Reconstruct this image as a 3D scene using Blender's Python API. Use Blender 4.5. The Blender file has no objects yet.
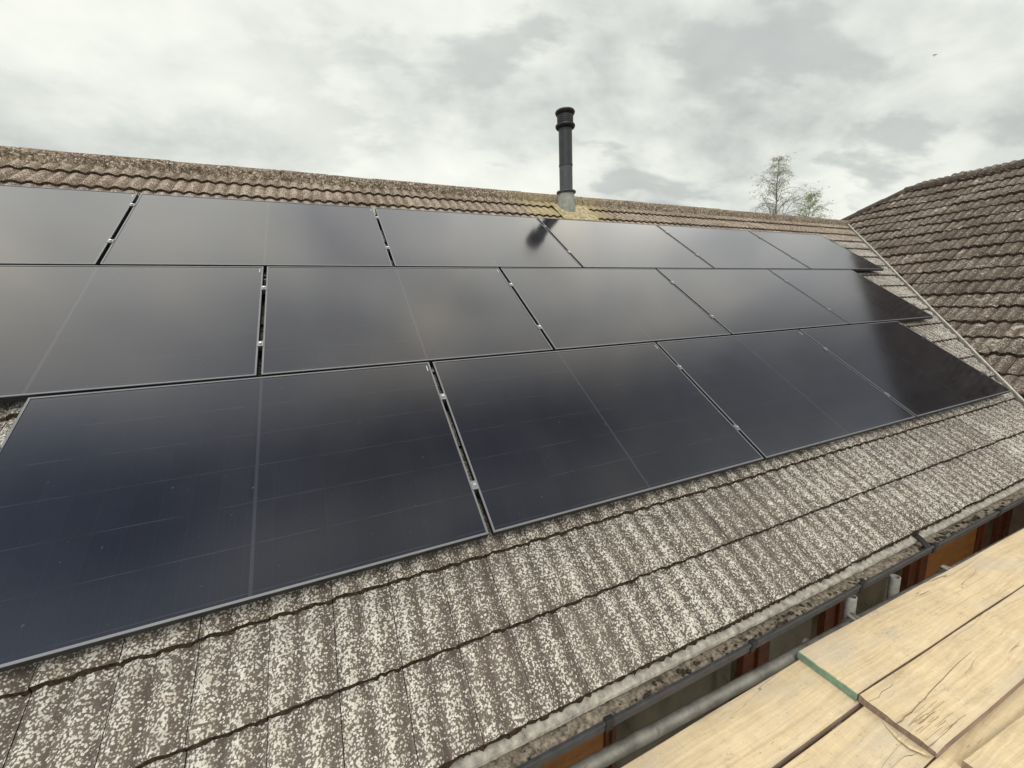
import bpy, bmesh, math, random
from mathutils import Vector, Matrix
R = math.radians
random.seed(7)
S = bpy.context.scene
COL = S.collection

# ------------------------------------------------------------------ camera
cam_d = bpy.data.cameras.new('camera'); cam = bpy.data.objects.new('camera', cam_d); COL.objects.link(cam)
cam_d.sensor_width = 36.0; cam_d.lens = 404.02 / 1024 * 36.0
cam_d.clip_start = 0.05; cam_d.clip_end = 3000
CR = ((0.91159437, -0.40915484, -0.03984997), (-0.1091104, -0.14735258, -0.98304737), (0.3963466, 0.9004885, -0.17896883))
cam.matrix_world = Matrix(((CR[0][0], -CR[1][0], -CR[2][0], 0.0), (CR[0][1], -CR[1][1], -CR[2][1], -1.46291774),
                           (CR[0][2], -CR[1][2], -CR[2][2], 3.80097118), (0, 0, 0, 1)))
S.camera = cam

# ------------------------------------------------------------------ world: overcast sky
SUN_EL, SUN_AZ = 52.0, 205.0          # azimuth: compass style, light comes from this bearing (0 = +Y)
W = bpy.data.worlds.new('World'); S.world = W; W.use_nodes = True
nt = W.node_tree; nt.nodes.clear()


class G:
    """small helper around a node tree"""
    def __init__(s, tree): s.t = tree
    def n(s, typ, **kw):
        nd = s.t.nodes.new(typ)
        for k, v in kw.items(): setattr(nd, k, v)
        return nd
    def put(s, sock, v):
        if hasattr(v, 'links') or isinstance(v, bpy.types.NodeSocket): s.t.links.new(v, sock)
        else:
            if isinstance(v, tuple) and len(v) == 3 and sock.type == 'RGBA': v = (*v, 1)
            sock.default_value = v
    def math(s, op, a, b=0.0, c=None, clamp=False):
        nd = s.n('ShaderNodeMath', operation=op, use_clamp=clamp); s.put(nd.inputs[0], a); s.put(nd.inputs[1], b)
        if c is not None: s.put(nd.inputs[2], c)
        return nd.outputs[0]
    def vmath(s, op, a, b=(0, 0, 0)):
        nd = s.n('ShaderNodeVectorMath', operation=op); s.put(nd.inputs[0], a); s.put(nd.inputs[1], b)
        return nd.outputs[1] if op in ('LENGTH', 'DISTANCE', 'DOT_PRODUCT') else nd.outputs[0]
    def noise(s, vec, scale, detail=4.0, rough=0.55, dist=0.0):
        nd = s.n('ShaderNodeTexNoise'); s.put(nd.inputs['Vector'], vec); s.put(nd.inputs['Scale'], scale)
        nd.inputs['Detail'].default_value = detail; nd.inputs['Roughness'].default_value = rough
        nd.inputs['Distortion'].default_value = dist
        return nd.outputs[0]
    def ramp(s, fac, stops, interp='LINEAR'):
        nd = s.n('ShaderNodeValToRGB'); s.put(nd.inputs[0], fac); cr = nd.color_ramp; cr.interpolation = interp
        while len(cr.elements) < len(stops): cr.elements.new(0.5)
        for e, (p, c) in zip(cr.elements, stops):
            e.position = p; e.color = (c, c, c, 1) if isinstance(c, (int, float)) else (*c, 1)
        return nd.outputs[0]
    def mix(s, fac, a, b, mode='MIX'):
        nd = s.n('ShaderNodeMix', data_type='RGBA', blend_type=mode)
        s.put(nd.inputs[0], fac); s.put(nd.inputs[6], a); s.put(nd.inputs[7], b)
        return nd.outputs[2]
    def step(s, v, lo, hi):
        nd = s.n('ShaderNodeMapRange'); nd.interpolation_type = 'SMOOTHSTEP'
        s.put(nd.inputs[0], v); s.put(nd.inputs[1], lo); s.put(nd.inputs[2], hi)
        return nd.outputs[0]
    def scale(s, vec, sc, loc=(0, 0, 0), rot=(0, 0, 0)):
        nd = s.n('ShaderNodeMapping'); s.put(nd.inputs[0], vec)
        nd.inputs['Scale'].default_value = sc; nd.inputs['Location'].default_value = loc; nd.inputs['Rotation'].default_value = rot
        return nd.outputs[0]
    def sep(s, vec):
        nd = s.n('ShaderNodeSeparateXYZ'); s.put(nd.inputs[0], vec); return nd.outputs
    def comb(s, x, y, z=0.0):
        nd = s.n('ShaderNodeCombineXYZ')
        for i, v in enumerate((x, y, z)): s.put(nd.inputs[i], v)
        return nd.outputs[0]


g = G(nt)
sky = g.n('ShaderNodeTexSky', sky_type='NISHITA', sun_disc=False, sun_elevation=R(SUN_EL), sun_rotation=R(SUN_AZ))
tc = g.n('ShaderNodeTexCoord').outputs['Generated']
d = g.sep(tc)
zc = g.math('MAXIMUM', d[2], 0.0)
den = g.math('ADD', zc, 0.42)
pv = g.comb(g.math('DIVIDE', d[0], den), g.math('DIVIDE', d[1], den), 0.0)
pv = g.scale(pv, (1.25, 1.5, 1), (3.3, 1.7, 0.4), (0, 0, R(25)))
n1 = g.noise(pv, 1.3, 5, 0.52, 0.12)
n2 = g.noise(pv, 3.4, 6, 0.55, 0.15)
n3 = g.noise(pv, 0.6, 2, 0.5, 0.0)
cl = g.math('ADD', g.math('ADD', g.math('MULTIPLY', n1, 0.50), g.math('MULTIPLY', n2, 0.30)), g.math('MULTIPLY', n3, 0.20))
cloud = g.ramp(cl, [(0.37, (0.54, 0.565, 0.565)), (0.44, (0.76, 0.785, 0.765)), (0.49, (0.90, 0.92, 0.88)), (0.55, (1.0, 1.01, 0.955)), (0.66, (1.13, 1.14, 1.07))])
lump = g.math('MULTIPLY', g.step(g.noise(g.scale(pv, (1.0, 1.6, 1), (1.3, 7.1, 0)), 2.2, 6, 0.54, 0.1), 0.51, 0.62), g.step(d[0], -0.35, 0.5))
cloud = g.mix(g.math('MULTIPLY', lump, 0.72), cloud, (0.54, 0.565, 0.57))
# out-of-view sky shaped for the panel reflections: dark overhead, bright band added past the ridge,
# brightened behind the camera to light the slope
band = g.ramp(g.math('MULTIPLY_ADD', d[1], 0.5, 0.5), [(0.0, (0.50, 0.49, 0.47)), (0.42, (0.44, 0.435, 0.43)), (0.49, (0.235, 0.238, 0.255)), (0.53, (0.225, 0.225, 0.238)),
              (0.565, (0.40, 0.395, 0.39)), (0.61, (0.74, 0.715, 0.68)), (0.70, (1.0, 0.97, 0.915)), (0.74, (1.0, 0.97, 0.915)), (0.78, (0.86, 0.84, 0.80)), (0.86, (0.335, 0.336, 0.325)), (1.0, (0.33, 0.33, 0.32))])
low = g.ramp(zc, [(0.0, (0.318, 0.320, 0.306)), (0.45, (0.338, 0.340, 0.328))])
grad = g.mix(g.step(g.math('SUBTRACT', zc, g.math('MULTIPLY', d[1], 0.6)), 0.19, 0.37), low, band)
# large soft warm and mauve masses added to that sky for the panels to reflect
hm = g.step(g.math('SUBTRACT', zc, g.math('MULTIPLY', d[1], 0.6)), 0.2, 0.4)
mass = g.noise(g.scale(tc, (1, 1, 1), (0.37, 2.1, 0.8)), 3.6, 3, 0.5, 0.15)
massc = g.ramp(mass, [(0.33, (0.78, 0.77, 0.83)), (0.46, (0.94, 0.94, 0.98)), (0.54, (1.03, 1.01, 1.0)), (0.66, (1.26, 1.18, 1.12))])
grad = g.mix(g.math('MULTIPLY', g.math('MULTIPLY', hm, g.step(d[0], 0.15, -0.55)), g.step(d[1], 0.36, 0.06)), grad, g.mix(1.0, grad, (0.90, 1.0, 1.22), 'MULTIPLY'))   # bluer patch added to the west, for the near panel to reflect
grad = g.mix(hm, grad, g.mix(1.0, grad, massc, 'MULTIPLY'))
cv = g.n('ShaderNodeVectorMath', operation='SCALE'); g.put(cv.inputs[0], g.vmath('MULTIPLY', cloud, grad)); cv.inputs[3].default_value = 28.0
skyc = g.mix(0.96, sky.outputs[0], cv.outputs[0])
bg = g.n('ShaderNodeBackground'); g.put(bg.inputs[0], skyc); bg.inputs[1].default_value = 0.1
out = g.n('ShaderNodeOutputWorld'); nt.links.new(bg.outputs[0], out.inputs[0])

sl = bpy.data.lights.new('sun', 'SUN'); sl.energy = 1.5; sl.angle = R(22); sl.color = (1.0, 0.955, 0.87)
so = bpy.data.objects.new('sun', sl); COL.objects.link(so)
az, el = R(SUN_AZ), R(SUN_EL)
so.rotation_euler = (-Vector((math.sin(az) * math.cos(el), math.cos(az) * math.cos(el), math.sin(el)))).to_track_quat('-Z', 'Y').to_euler()
so.location = (0, -5, 15)

vs = S.view_settings
S.display_settings.display_device = 'sRGB'
vs.view_transform = 'Standard'; vs.look = 'None'; vs.exposure = 0.06; vs.gamma = 1.0; vs.use_curve_mapping = False

# ------------------------------------------------------------------ frames
PT = R(35.0); SN, CS = math.sin(PT), math.cos(PT); Z0 = 2.89
MF = Matrix(((1, 0, 0, 0), (0, CS, -SN, 0), (0, SN, CS, Z0), (0, 0, 0, 1)))          # main roof: (along, up the slope, off the slope)
PW = math.atan(0.67316); SW, CW = math.sin(PW), math.cos(PW)
XW = 1.8256                                                            # where the wing slope would reach Z = 0
MW = Matrix(((0, CW, -SW, XW), (-1, 0, 0, 0), (0, SW, CW, 0), (0, 0, 0, 1)))
def F(u, v, n): return MF @ Vector((u, v, n))
TILE_N = -0.118                    # course plane of the main tiles below the panel face
V_APEX = 4.20
APEX = F(0, V_APEX, TILE_N)        # Y, Z of the main ridge
GA = 0.2848; V_E = -0.612; TW = 0.2; U0 = -0.10 - 35 * TW
XR, ZR = 10.40, 0.67316 * (10.40 - XW)
YH = 2.93                          # where the wing's ridge meets its hip

# ------------------------------------------------------------------ materials
MATS = {}
def mat(name):
    m = bpy.data.materials.new(name); m.use_nodes = True
    t = m.node_tree; t.nodes.clear(); gg = G(t)
    p = gg.n('ShaderNodeBsdfPrincipled'); o = gg.n('ShaderNodeOutputMaterial'); t.links.new(p.outputs[0], o.inputs[0])
    MATS[name] = m
    return m, gg, p
def bump(gg, p, h, strength=0.5, dist=0.01):
    b = gg.n('ShaderNodeBump'); b.inputs['Strength'].default_value = strength; b.inputs['Distance'].default_value = dist
    gg.put(b.inputs['Height'], h); gg.t.links.new(b.outputs[0], p.inputs['Normal'])
def simple(name, col, rough=0.6, metal=0.0, var=0.25, scale=20.0, bmp=0.0, spec=0.5):
    m, gg, p = mat(name)
    o = gg.n('ShaderNodeTexCoord').outputs['Object']
    n = gg.noise(o, scale, 5, 0.6)
    f = gg.ramp(n, [(0.3, 1.0 - var), (0.7, 1.0 + var * 0.6)])
    gg.put(p.inputs['Base Color'], gg.mix(1.0, col, f, 'MULTIPLY'))
    p.inputs['Roughness'].default_value = rough; p.inputs['Metallic'].default_value = metal
    p.inputs['Specular IOR Level'].default_value = spec
    if bmp: bump(gg, p, n, bmp, 0.004)
    return m


def tile_mat(name, c_lo, c_hi, lichen, cover, flue=None, pale=0.0, spot=170.0):
    m, gg, p = mat(name)
    tcn = gg.n('ShaderNodeTexCoord'); o = tcn.outputs['Object']; uv = tcn.outputs['UV']
    at = gg.n('ShaderNodeAttribute', attribute_name='tile_rnd'); rnd = at.outputs['Fac']
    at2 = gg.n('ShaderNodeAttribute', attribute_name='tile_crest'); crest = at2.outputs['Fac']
    big = gg.noise(o, 1.7, 3, 0.6)
    med = gg.noise(o, 14.0, 5, 0.65)
    fine = gg.noise(o, 260.0, 3, 0.6)
    str_ = gg.noise(gg.scale(uv, (40, 2.0, 1)), 1.0, 3, 0.6)                 # rain streaks that follow the slope
    f = gg.math('ADD', gg.math('MULTIPLY', med, 0.65), gg.math('MULTIPLY', str_, 0.45))
    f = gg.math('ADD', f, gg.math('MULTIPLY', gg.math('SUBTRACT', rnd, 0.5), 0.16))
    base = gg.ramp(f, [(0.36, c_lo), (0.70, c_hi)])
    base = gg.mix(gg.math('MULTIPLY', gg.step(fine, 0.45, 0.7), 0.35), base, tuple(x * 0.45 for x in c_lo))
    base = gg.mix(gg.math('MULTIPLY', gg.math('SUBTRACT', 1.0, gg.step(crest, 0.05, 0.40)), 0.42), base, tuple(x * 0.45 for x in c_lo))   # base darkened in the channels so the rolls stand out
    # crusty pale lichen in spots, thickest on the rolls
    vo = gg.n('ShaderNodeTexVoronoi'); gg.put(vo.inputs['Vector'], o)
    vo.inputs['Scale'].default_value = spot * 0.95; vo.inputs['Randomness'].default_value = 1.0
    vo2 = gg.n('ShaderNodeTexVoronoi'); gg.put(vo2.inputs['Vector'], gg.scale(o, (1, 1, 1), (0.31, 0.17, 0.53))); vo2.inputs['Scale'].default_value = spot * 0.5
    ros = gg.math('ADD', gg.math('MULTIPLY', gg.math('SUBTRACT', 0.50, vo.outputs['Distance']), 0.36), gg.math('MULTIPLY', gg.math('SUBTRACT', 0.50, vo2.outputs['Distance']), 0.20))
    sp = gg.math('ADD', gg.math('MULTIPLY', gg.noise(o, spot, 4, 0.6, 0.1), 0.60), gg.math('ADD', ros, 0.20))
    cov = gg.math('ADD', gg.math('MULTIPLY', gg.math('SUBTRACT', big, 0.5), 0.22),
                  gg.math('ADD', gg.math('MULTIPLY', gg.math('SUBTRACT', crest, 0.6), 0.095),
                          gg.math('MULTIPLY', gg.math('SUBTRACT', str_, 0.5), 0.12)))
    cov = gg.math('ADD', cov, gg.math('MULTIPLY', gg.math('SUBTRACT', med, 0.5), 0.14))
    th = gg.math('SUBTRACT', cover, cov)
    dsp = gg.math('SUBTRACT', sp, th); msk = gg.step(dsp, -0.014, 0.046)
    base = gg.mix(gg.math('MULTIPLY', gg.step(dsp, -0.06, -0.01), 0.28), base, tuple(x * 0.50 for x in lichen))
    lc = gg.mix(gg.step(gg.noise(o, 42.0, 3, 0.6), 0.35, 0.65), lichen, tuple(x * q for x, q in zip(lichen, (0.74, 0.74, 0.72))))
    lc = gg.mix(gg.math('MULTIPLY', gg.step(gg.noise(gg.scale(o, (1, 1, 1), (3, 1, 2)), 26.0, 3, 0.6), 0.58, 0.68), 0.45), lc, (0.44, 0.37, 0.19))
    colr = gg.mix(gg.math('MULTIPLY', msk, 0.92), base, lc)
    # mustard and grey-green lichen towards the ridge
    if flue is not None:
        v = gg.sep(uv)[1]
        yl = gg.noise(o, 48.0, 4, 0.7)
        near = gg.math('SUBTRACT', 1.0, gg.step(gg.vmath('DISTANCE', gg.vmath('MULTIPLY', o, (1, 1.1, 0.8)), (flue[0], flue[1] * 1.1, flue[2] * 0.8)), 0.10, 0.95))
        top = gg.step(v, V_APEX - 0.42, V_APEX + 0.05)
        hgh = gg.step(v, 3.2, 3.75)
        colr = gg.mix(gg.math('MULTIPLY', hgh, 0.85), colr, (0.90, 0.785, 0.68), 'MULTIPLY')
        a = gg.math('ADD', gg.math('MULTIPLY', near, 0.52), gg.math('ADD', gg.math('MULTIPLY', top, 0.20), -0.02))
        ym = gg.step(gg.math('ADD', yl, a), 0.60, 0.78)
        ym = gg.math('MULTIPLY', ym, gg.math('ADD', 0.25, gg.math('MULTIPLY', near, 0.45)))
        colr = gg.mix(ym, colr, (0.43, 0.355, 0.165))
        dk = gg.math('MULTIPLY', gg.step(gg.noise(o, 75.0, 3, 0.6), 0.5, 0.62), gg.math('MULTIPLY', top, 0.75))
        colr = gg.mix(dk, colr, (0.09, 0.075, 0.045))
    if pale:
        pm = gg.step(gg.math('ADD', gg.noise(o, 9.0, 3, 0.7), gg.math('MULTIPLY', rnd, 0.16)), 0.71, 0.78)
        colr = gg.mix(gg.math('MULTIPLY', pm, pale), colr, (0.50, 0.43, 0.36))
    gg.put(p.inputs['Base Color'], colr)
    p.inputs['Roughness'].default_value = 0.92; p.inputs['Specular IOR Level'].default_value = 0.25
    h = gg.math('ADD', gg.math('MULTIPLY', msk, 0.5), gg.math('ADD', gg.math('MULTIPLY', fine, 0.5), gg.math('MULTIPLY', med, 0.8)))
    bump(gg, p, h, 0.75, 0.004)
    return m


FLUE = F(2.92, 3.86, TILE_N)
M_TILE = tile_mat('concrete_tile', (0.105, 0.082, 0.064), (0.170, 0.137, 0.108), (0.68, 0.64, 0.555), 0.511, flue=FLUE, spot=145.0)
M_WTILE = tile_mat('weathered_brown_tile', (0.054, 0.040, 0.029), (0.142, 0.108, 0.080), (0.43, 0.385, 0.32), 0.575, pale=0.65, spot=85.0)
M_EDGE = simple('tile_butt_grime_shade', (0.050, 0.034, 0.023), 0.95, var=0.75, scale=90, bmp=0.5, spec=0.1)  # grime, with the shade under the tile ends coloured in
M_UNDER = simple('roofing_felt', (0.02, 0.018, 0.016), 0.95)
M_MORTAR = simple('mortar', (0.45, 0.415, 0.345), 0.95, var=0.6, scale=28, bmp=0.25)
def ridge_mat():
    m, gg, p = mat('ridge_tile')
    o = gg.n('ShaderNodeTexCoord').outputs['Object']
    a = gg.noise(o, 34.0, 4, 0.7); b = gg.noise(o, 60.0, 3, 0.6); c_ = gg.noise(o, 3.0, 3, 0.6)
    c = gg.ramp(a, [(0.38, (0.060, 0.042, 0.030)), (0.50, (0.170, 0.122, 0.090)), (0.60, (0.32, 0.255, 0.195))])
    c = gg.mix(gg.math('MULTIPLY', gg.step(gg.math('ADD', b, gg.math('MULTIPLY', gg.math('SUBTRACT', c_, 0.5), 0.3)), 0.53, 0.62), 0.5), c, (0.33, 0.26, 0.12))
    c = gg.mix(gg.math('MULTIPLY', gg.step(gg.noise(o, 85.0, 3, 0.6), 0.53, 0.60), 0.85), c, (0.055, 0.046, 0.028))
    c = gg.mix(gg.math('MULTIPLY', gg.step(gg.noise(gg.scale(o, (1, 1, 1), (5, 3, 1)), 55.0, 3, 0.6), 0.57, 0.63), 0.85), c, (0.56, 0.52, 0.42))
    near = gg.math('SUBTRACT', 1.0, gg.step(gg.vmath('DISTANCE', o, tuple(FLUE)), 0.3, 1.2))
    c = gg.mix(gg.math('MULTIPLY', near, 0.45), c, (0.38, 0.30, 0.16))
    gg.put(p.inputs['Base Color'], c); p.inputs['Roughness'].default_value = 0.95; p.inputs['Specular IOR Level'].default_value = 0.2
    bump(gg, p, gg.math('ADD', a, b), 0.9, 0.008)
    return m
M_RIDGE = ridge_mat()
M_VALLEY = simple('valley_trim', (0.47, 0.44, 0.37), 0.8, var=0.3, scale=15)
M_GUTTER = simple('gutter_plastic', (0.048, 0.050, 0.054), 0.38, var=0.35, scale=25)
M_BLACK = simple('black_plastic', (0.012, 0.012, 0.013), 0.5)
M_DEBRIS = simple('gutter_silt', (0.27, 0.225, 0.165), 1.0, var=0.85, scale=55, bmp=0.9)
M_MOSS = simple('moss', (0.055, 0.042, 0.026), 1.0, var=0.5, scale=90, bmp=0.8)
M_FASCIA = simple('fascia_board', (0.05, 0.03, 0.02), 0.7)
M_SOFFIT = simple('soffit_board', (0.20, 0.17, 0.13), 0.8)
M_BRICK = simple('brick_wall', (0.26, 0.17, 0.12), 0.9, var=0.3, scale=9, bmp=0.4)
M_FRAME = simple('anodised_frame', (0.17, 0.174, 0.18), 0.45, metal=0.4, var=0.12, scale=6)
M_FRAMEB = simple('black_frame_side', (0.016, 0.016, 0.018), 0.55, metal=0.2)
M_CLAMP = simple('clamp_aluminium', (0.27, 0.27, 0.265), 0.45, metal=0.9, var=0.08)
M_STEEL = simple('bolt_steel', (0.72, 0.72, 0.72), 0.25, metal=1.0, var=0.08)
M_STICK = simple('white_label', (0.48, 0.48, 0.48), 0.5, var=0.05)
M_FLUE = simple('black_flue_enamel', (0.018, 0.018, 0.019), 0.46, var=0.5, scale=9)
M_FLUE2 = simple('grey_flue_enamel', (0.055, 0.057, 0.058), 0.48, var=0.4, scale=12)
M_COWL = simple('terminal_black', (0.014, 0.011, 0.011), 0.5, var=0.4, scale=20)
M_LEAD = simple('lead_collar', (0.30, 0.30, 0.255), 0.7, metal=0.1, var=0.35, scale=14, bmp=0.2)
M_GREEN = simple('green_band', (0.20, 0.30, 0.20), 0.6, var=0.3, scale=40, bmp=0.2)
M_GROUND = None


def galv():
    m, gg, p = mat('galvanised_tube')
    o = gg.n('ShaderNodeTexCoord').outputs['Object']
    v = gg.n('ShaderNodeTexVoronoi'); gg.put(v.inputs['Vector'], o); v.inputs['Scale'].default_value = 70
    n = gg.noise(o, 11, 5, 0.65); n2 = gg.noise(o, 45, 4, 0.7)
    c = gg.ramp(n, [(0.3, (0.16, 0.15, 0.125)), (0.7, (0.36, 0.34, 0.285))])
    c = gg.mix(gg.math('MULTIPLY', gg.step(n2, 0.58, 0.74), 0.4), c, (0.42, 0.39, 0.31))      # dried mortar splashes
    c = gg.mix(gg.math('MULTIPLY', gg.step(gg.noise(o, 26, 3, 0.6), 0.62, 0.72), 0.5), c, (0.13, 0.085, 0.05))
    gg.put(p.inputs['Base Color'], c); p.inputs['Metallic'].default_value = 0.35
    gg.put(p.inputs['Roughness'], gg.ramp(n2, [(0.4, 0.42), (0.7, 0.8)]))
    bump(gg, p, n2, 0.4, 0.002)
    return m
M_GALV = galv()
M_SPLASH = simple('mortar_splashed_tube', (0.50, 0.48, 0.42), 0.7, metal=0.1, var=0.35, scale=30, bmp=0.3)


def timber(name, lo, hi, gscale=1.0, dirt=0.35, cracks=True, gloss=0.75):
    m, gg, p = mat(name)
    o = gg.n('ShaderNodeTexCoord').outputs['Object']
    oi = gg.n('ShaderNodeObjectInfo'); seed = gg.math('MULTIPLY', oi.outputs['Random'], 37.0)
    xyz = gg.sep(o)
    q = gg.comb(gg.math('ADD', xyz[0], seed), gg.math('ADD', xyz[1], gg.math('MULTIPLY', seed, 0.31)), xyz[2])
    warp = gg.noise(gg.scale(q, (1.6, 5, 5)), 1.0, 3, 0.5)
    yy = gg.math('ADD', gg.math('MULTIPLY', gg.sep(q)[1], 1.0), gg.math('MULTIPLY', warp, 0.09))
    # growth rings cut flat: cathedral lines along the board
    rings = gg.noise(gg.comb(gg.math('MULTIPLY', gg.sep(q)[0], 0.6), gg.math('MULTIPLY', yy, 85 * gscale), gg.math('MULTIPLY', xyz[2], 20)), 1.0, 3, 0.55)
    fib = gg.noise(gg.scale(q, (9, 330, 60)), 1.0, 3, 0.6); mott = gg.noise(gg.scale(q, (22, 48, 20)), 1.0, 4, 0.7)
    blot = gg.noise(q, 5.5, 4, 0.6)
    f = gg.math('ADD', gg.math('MULTIPLY', rings, 0.45), gg.math('ADD', gg.math('MULTIPLY', fib, 0.26), gg.math('MULTIPLY', blot, 0.36)))
    f = gg.math('ADD', f, gg.math('MULTIPLY', gg.math('SUBTRACT', mott, 0.5), 0.22))
    c = gg.ramp(f, [(0.36, lo), (0.50, tuple((a + b) / 2 for a, b in zip(lo, hi))), (0.66, hi)])
    gry = gg.step(gg.noise(gg.scale(q, (2.2, 6, 3), (6, 3, 0)), 1.0, 4, 0.6), 0.45, 0.68)
    c = gg.mix(gg.math('MULTIPLY', gry, 0.5 if cracks else 0.0), c, (0.47, 0.415, 0.33))
    # dirt and scuffs
    d1 = gg.step(gg.noise(gg.scale(q, (3.5, 16, 10)), 1.0, 6, 0.72), 0.56, 0.74)
    c = gg.mix(gg.math('MULTIPLY', d1, dirt), c, tuple(x * 0.50 for x in lo))
    saw = gg.noise(gg.scale(q, (150, 7, 5)), 1.0, 3, 0.6)
    c = gg.mix(gg.math('MULTIPLY', gg.step(saw, 0.5, 0.75), 0.2), c, tuple(x * 0.55 for x in lo))
    scuff = gg.math('MULTIPLY', gg.step(gg.noise(gg.scale(q, (4.5, 7, 1), (2, 8, 0)), 1.0, 5, 0.7), 0.55, 0.72), gg.step(gg.noise(gg.scale(q, (60, 110, 20)), 1.0, 3, 0.7), 0.42, 0.62))
    c = gg.mix(gg.math('MULTIPLY', scuff, 0.6), c, (0.22, 0.185, 0.145))
    sp = gg.step(gg.noise(q, 85.0, 2, 0.5), 0.68, 0.74)
    c = gg.mix(gg.math('MULTIPLY', sp, 0.55), c, tuple(x * 0.30 for x in lo))
    hgt = gg.math('ADD', gg.math('MULTIPLY', rings, 0.6), gg.math('MULTIPLY', fib, 0.4))
    if cracks:
        yc = gg.math('ADD', gg.sep(q)[1], gg.math('MULTIPLY', warp, 0.05))
        ck = gg.noise(gg.comb(gg.math('MULTIPLY', gg.sep(q)[0], 0.42), gg.math('MULTIPLY', yc, 9), 0.0), 1.0, 3, 0.5)
        on = gg.step(gg.noise(gg.scale(q, (1.3, 3.5, 1), (4, 2, 0)), 1.0, 2, 0.5), 0.55, 0.66)
        line = gg.math('MULTIPLY', gg.math('SUBTRACT', 1.0, gg.step(gg.math('ABSOLUTE', gg.math('SUBTRACT', ck, 0.5)), 0.0005, 0.0035)), on)
        dash = gg.step(gg.noise(gg.scale(q, (14, 210, 1)), 1.0, 2, 0.5), 0.69, 0.74)
        c = gg.mix(gg.math('MULTIPLY', dash, 0.55), c, (0.16, 0.10, 0.055))
        stain = gg.step(gg.noise(gg.scale(q, (2.6, 11, 1), (9, 1, 0)), 1.0, 6, 0.7), 0.60, 0.78)
        c = gg.mix(gg.math('MULTIPLY', stain, 0.7), c, (0.27, 0.20, 0.145))
        c = gg.mix(gg.math('MULTIPLY', line, 0.7), c, (0.14, 0.09, 0.055))
        hgt = gg.math('SUBTRACT', hgt, gg.math('MULTIPLY', line, 1.5))
        # knots
        vo = gg.n('ShaderNodeTexVoronoi'); gg.put(vo.inputs['Vector'], gg.scale(q, (1.9, 4.6, 0.0))); vo.inputs['Scale'].default_value = 1.0
        kn = gg.math('SUBTRACT', 1.0, gg.step(vo.outputs['Distance'], 0.035, 0.075))
        c = gg.mix(gg.math('MULTIPLY', kn, 0.38), c, (0.20, 0.115, 0.05))
    gg.put(p.inputs['Base Color'], c); p.inputs['Roughness'].default_value = gloss; p.inputs['Specular IOR Level'].default_value = 0.3
    bump(gg, p, hgt, 0.45, 0.003)
    return m
M_BOARD = timber('scaffold_board_timber', (0.46, 0.342, 0.192), (0.70, 0.56, 0.345))
M_BOARDE = timber('board_edge_timber', (0.19, 0.135, 0.105), (0.44, 0.33, 0.24), cracks=False)
M_POST = timber('stained_post', (0.055, 0.014, 0.006), (0.15, 0.045, 0.017), dirt=0.5, cracks=False, gloss=0.45)
M_PANEL = timber('varnished_panel', (0.19, 0.070, 0.016), (0.36, 0.155, 0.040), gscale=0.5, dirt=0.5, cracks=False, gloss=0.4)


def glass_cells():
    """black photovoltaic face; object coordinates are metres from the panel's lower left corner"""
    m, gg, p = mat('photovoltaic_glass')
    o = gg.n('ShaderNodeTexCoord').outputs['Object']; x, y, z = gg.sep(o)
    oi = gg.n('ShaderNodeObjectInfo').outputs['Random']
    def lines(coord, pitch, off, half, soft):
        t = gg.math('ABSOLUTE', gg.math('SUBTRACT', gg.math('FRACT', gg.math('DIVIDE', gg.math('SUBTRACT', coord, off), pitch)), 0.5))
        dd = gg.math('MULTIPLY', gg.math('SUBTRACT', 0.5, t), pitch)            # distance to the nearest line
        return gg.math('SUBTRACT', 1.0, gg.step(dd, half, half + soft))
    row = lines(y, PH_CELL, 0.022, 0.0008, 0.0014)
    colm = lines(x, 0.0915, 0.0, 0.0006, 0.0012)
    bus = lines(x, 0.0915 / 5, 0.004, 0.0002, 0.0008)
    mid = gg.math('SUBTRACT', 1.0, gg.step(gg.math('ABSOLUTE', gg.math('SUBTRACT', x, PWID / 2)), 0.005, 0.0065))
    cn = gg.noise(gg.comb(gg.math('FLOOR', gg.math('DIVIDE', x, 0.0915)), gg.math('FLOOR', gg.math('DIVIDE', y, PH_CELL)), gg.math('MULTIPLY', oi, 50)), 3.7, 1)
    cell = gg.mix(gg.step(cn, 0.3, 0.7), (0.0028, 0.0036, 0.0070), (0.0042, 0.0052, 0.0092))
    brk = gg.step(gg.noise(gg.scale(o, (5, 40, 1)), 1.0, 2), 0.38, 0.62)
    c = gg.mix(gg.math('MULTIPLY', row, gg.math('ADD', 0.25, gg.math('MULTIPLY', brk, 0.75))), cell, (0.024, 0.026, 0.031))
    c = gg.mix(gg.math('MULTIPLY', colm, 0.18), c, (0.022, 0.024, 0.030))
    c = gg.mix(gg.math('MULTIPLY', bus, 0.10), c, (0.04, 0.042, 0.048))
    c = gg.mix(mid, c, (0.021, 0.023, 0.029))
    dust = gg.noise(gg.vmath('ADD', o, gg.comb(gg.math('MULTIPLY', oi, 30), 0.0, 0.0)), 2.2, 5, 0.65)
    sp = gg.step(gg.noise(o, 60, 2, 0.5), 0.735, 0.775)
    c = gg.mix(gg.math('MULTIPLY', gg.step(dust, 0.35, 0.8), 0.008), c, (0.5, 0.48, 0.44))
    c = gg.mix(gg.math('MULTIPLY', sp, 0.06), c, (0.6, 0.58, 0.55))
    gg.put(p.inputs['Base Color'], c)
    p.inputs['IOR'].default_value = 1.53
    p.inputs['Specular Tint'].default_value = (0.94, 0.95, 1.0, 1)
    p.inputs['Coat Weight'].default_value = 0.0; p.inputs['Coat Roughness'].default_value = 0.11
    gg.put(p.inputs['Roughness'], gg.ramp(dust, [(0.3, 0.105), (0.75, 0.135)]))
    return m
PWID, PHT, PGAP = 1.703, 1.100, 0.022
PH_CELL = (PHT - 0.044) / 6
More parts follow.
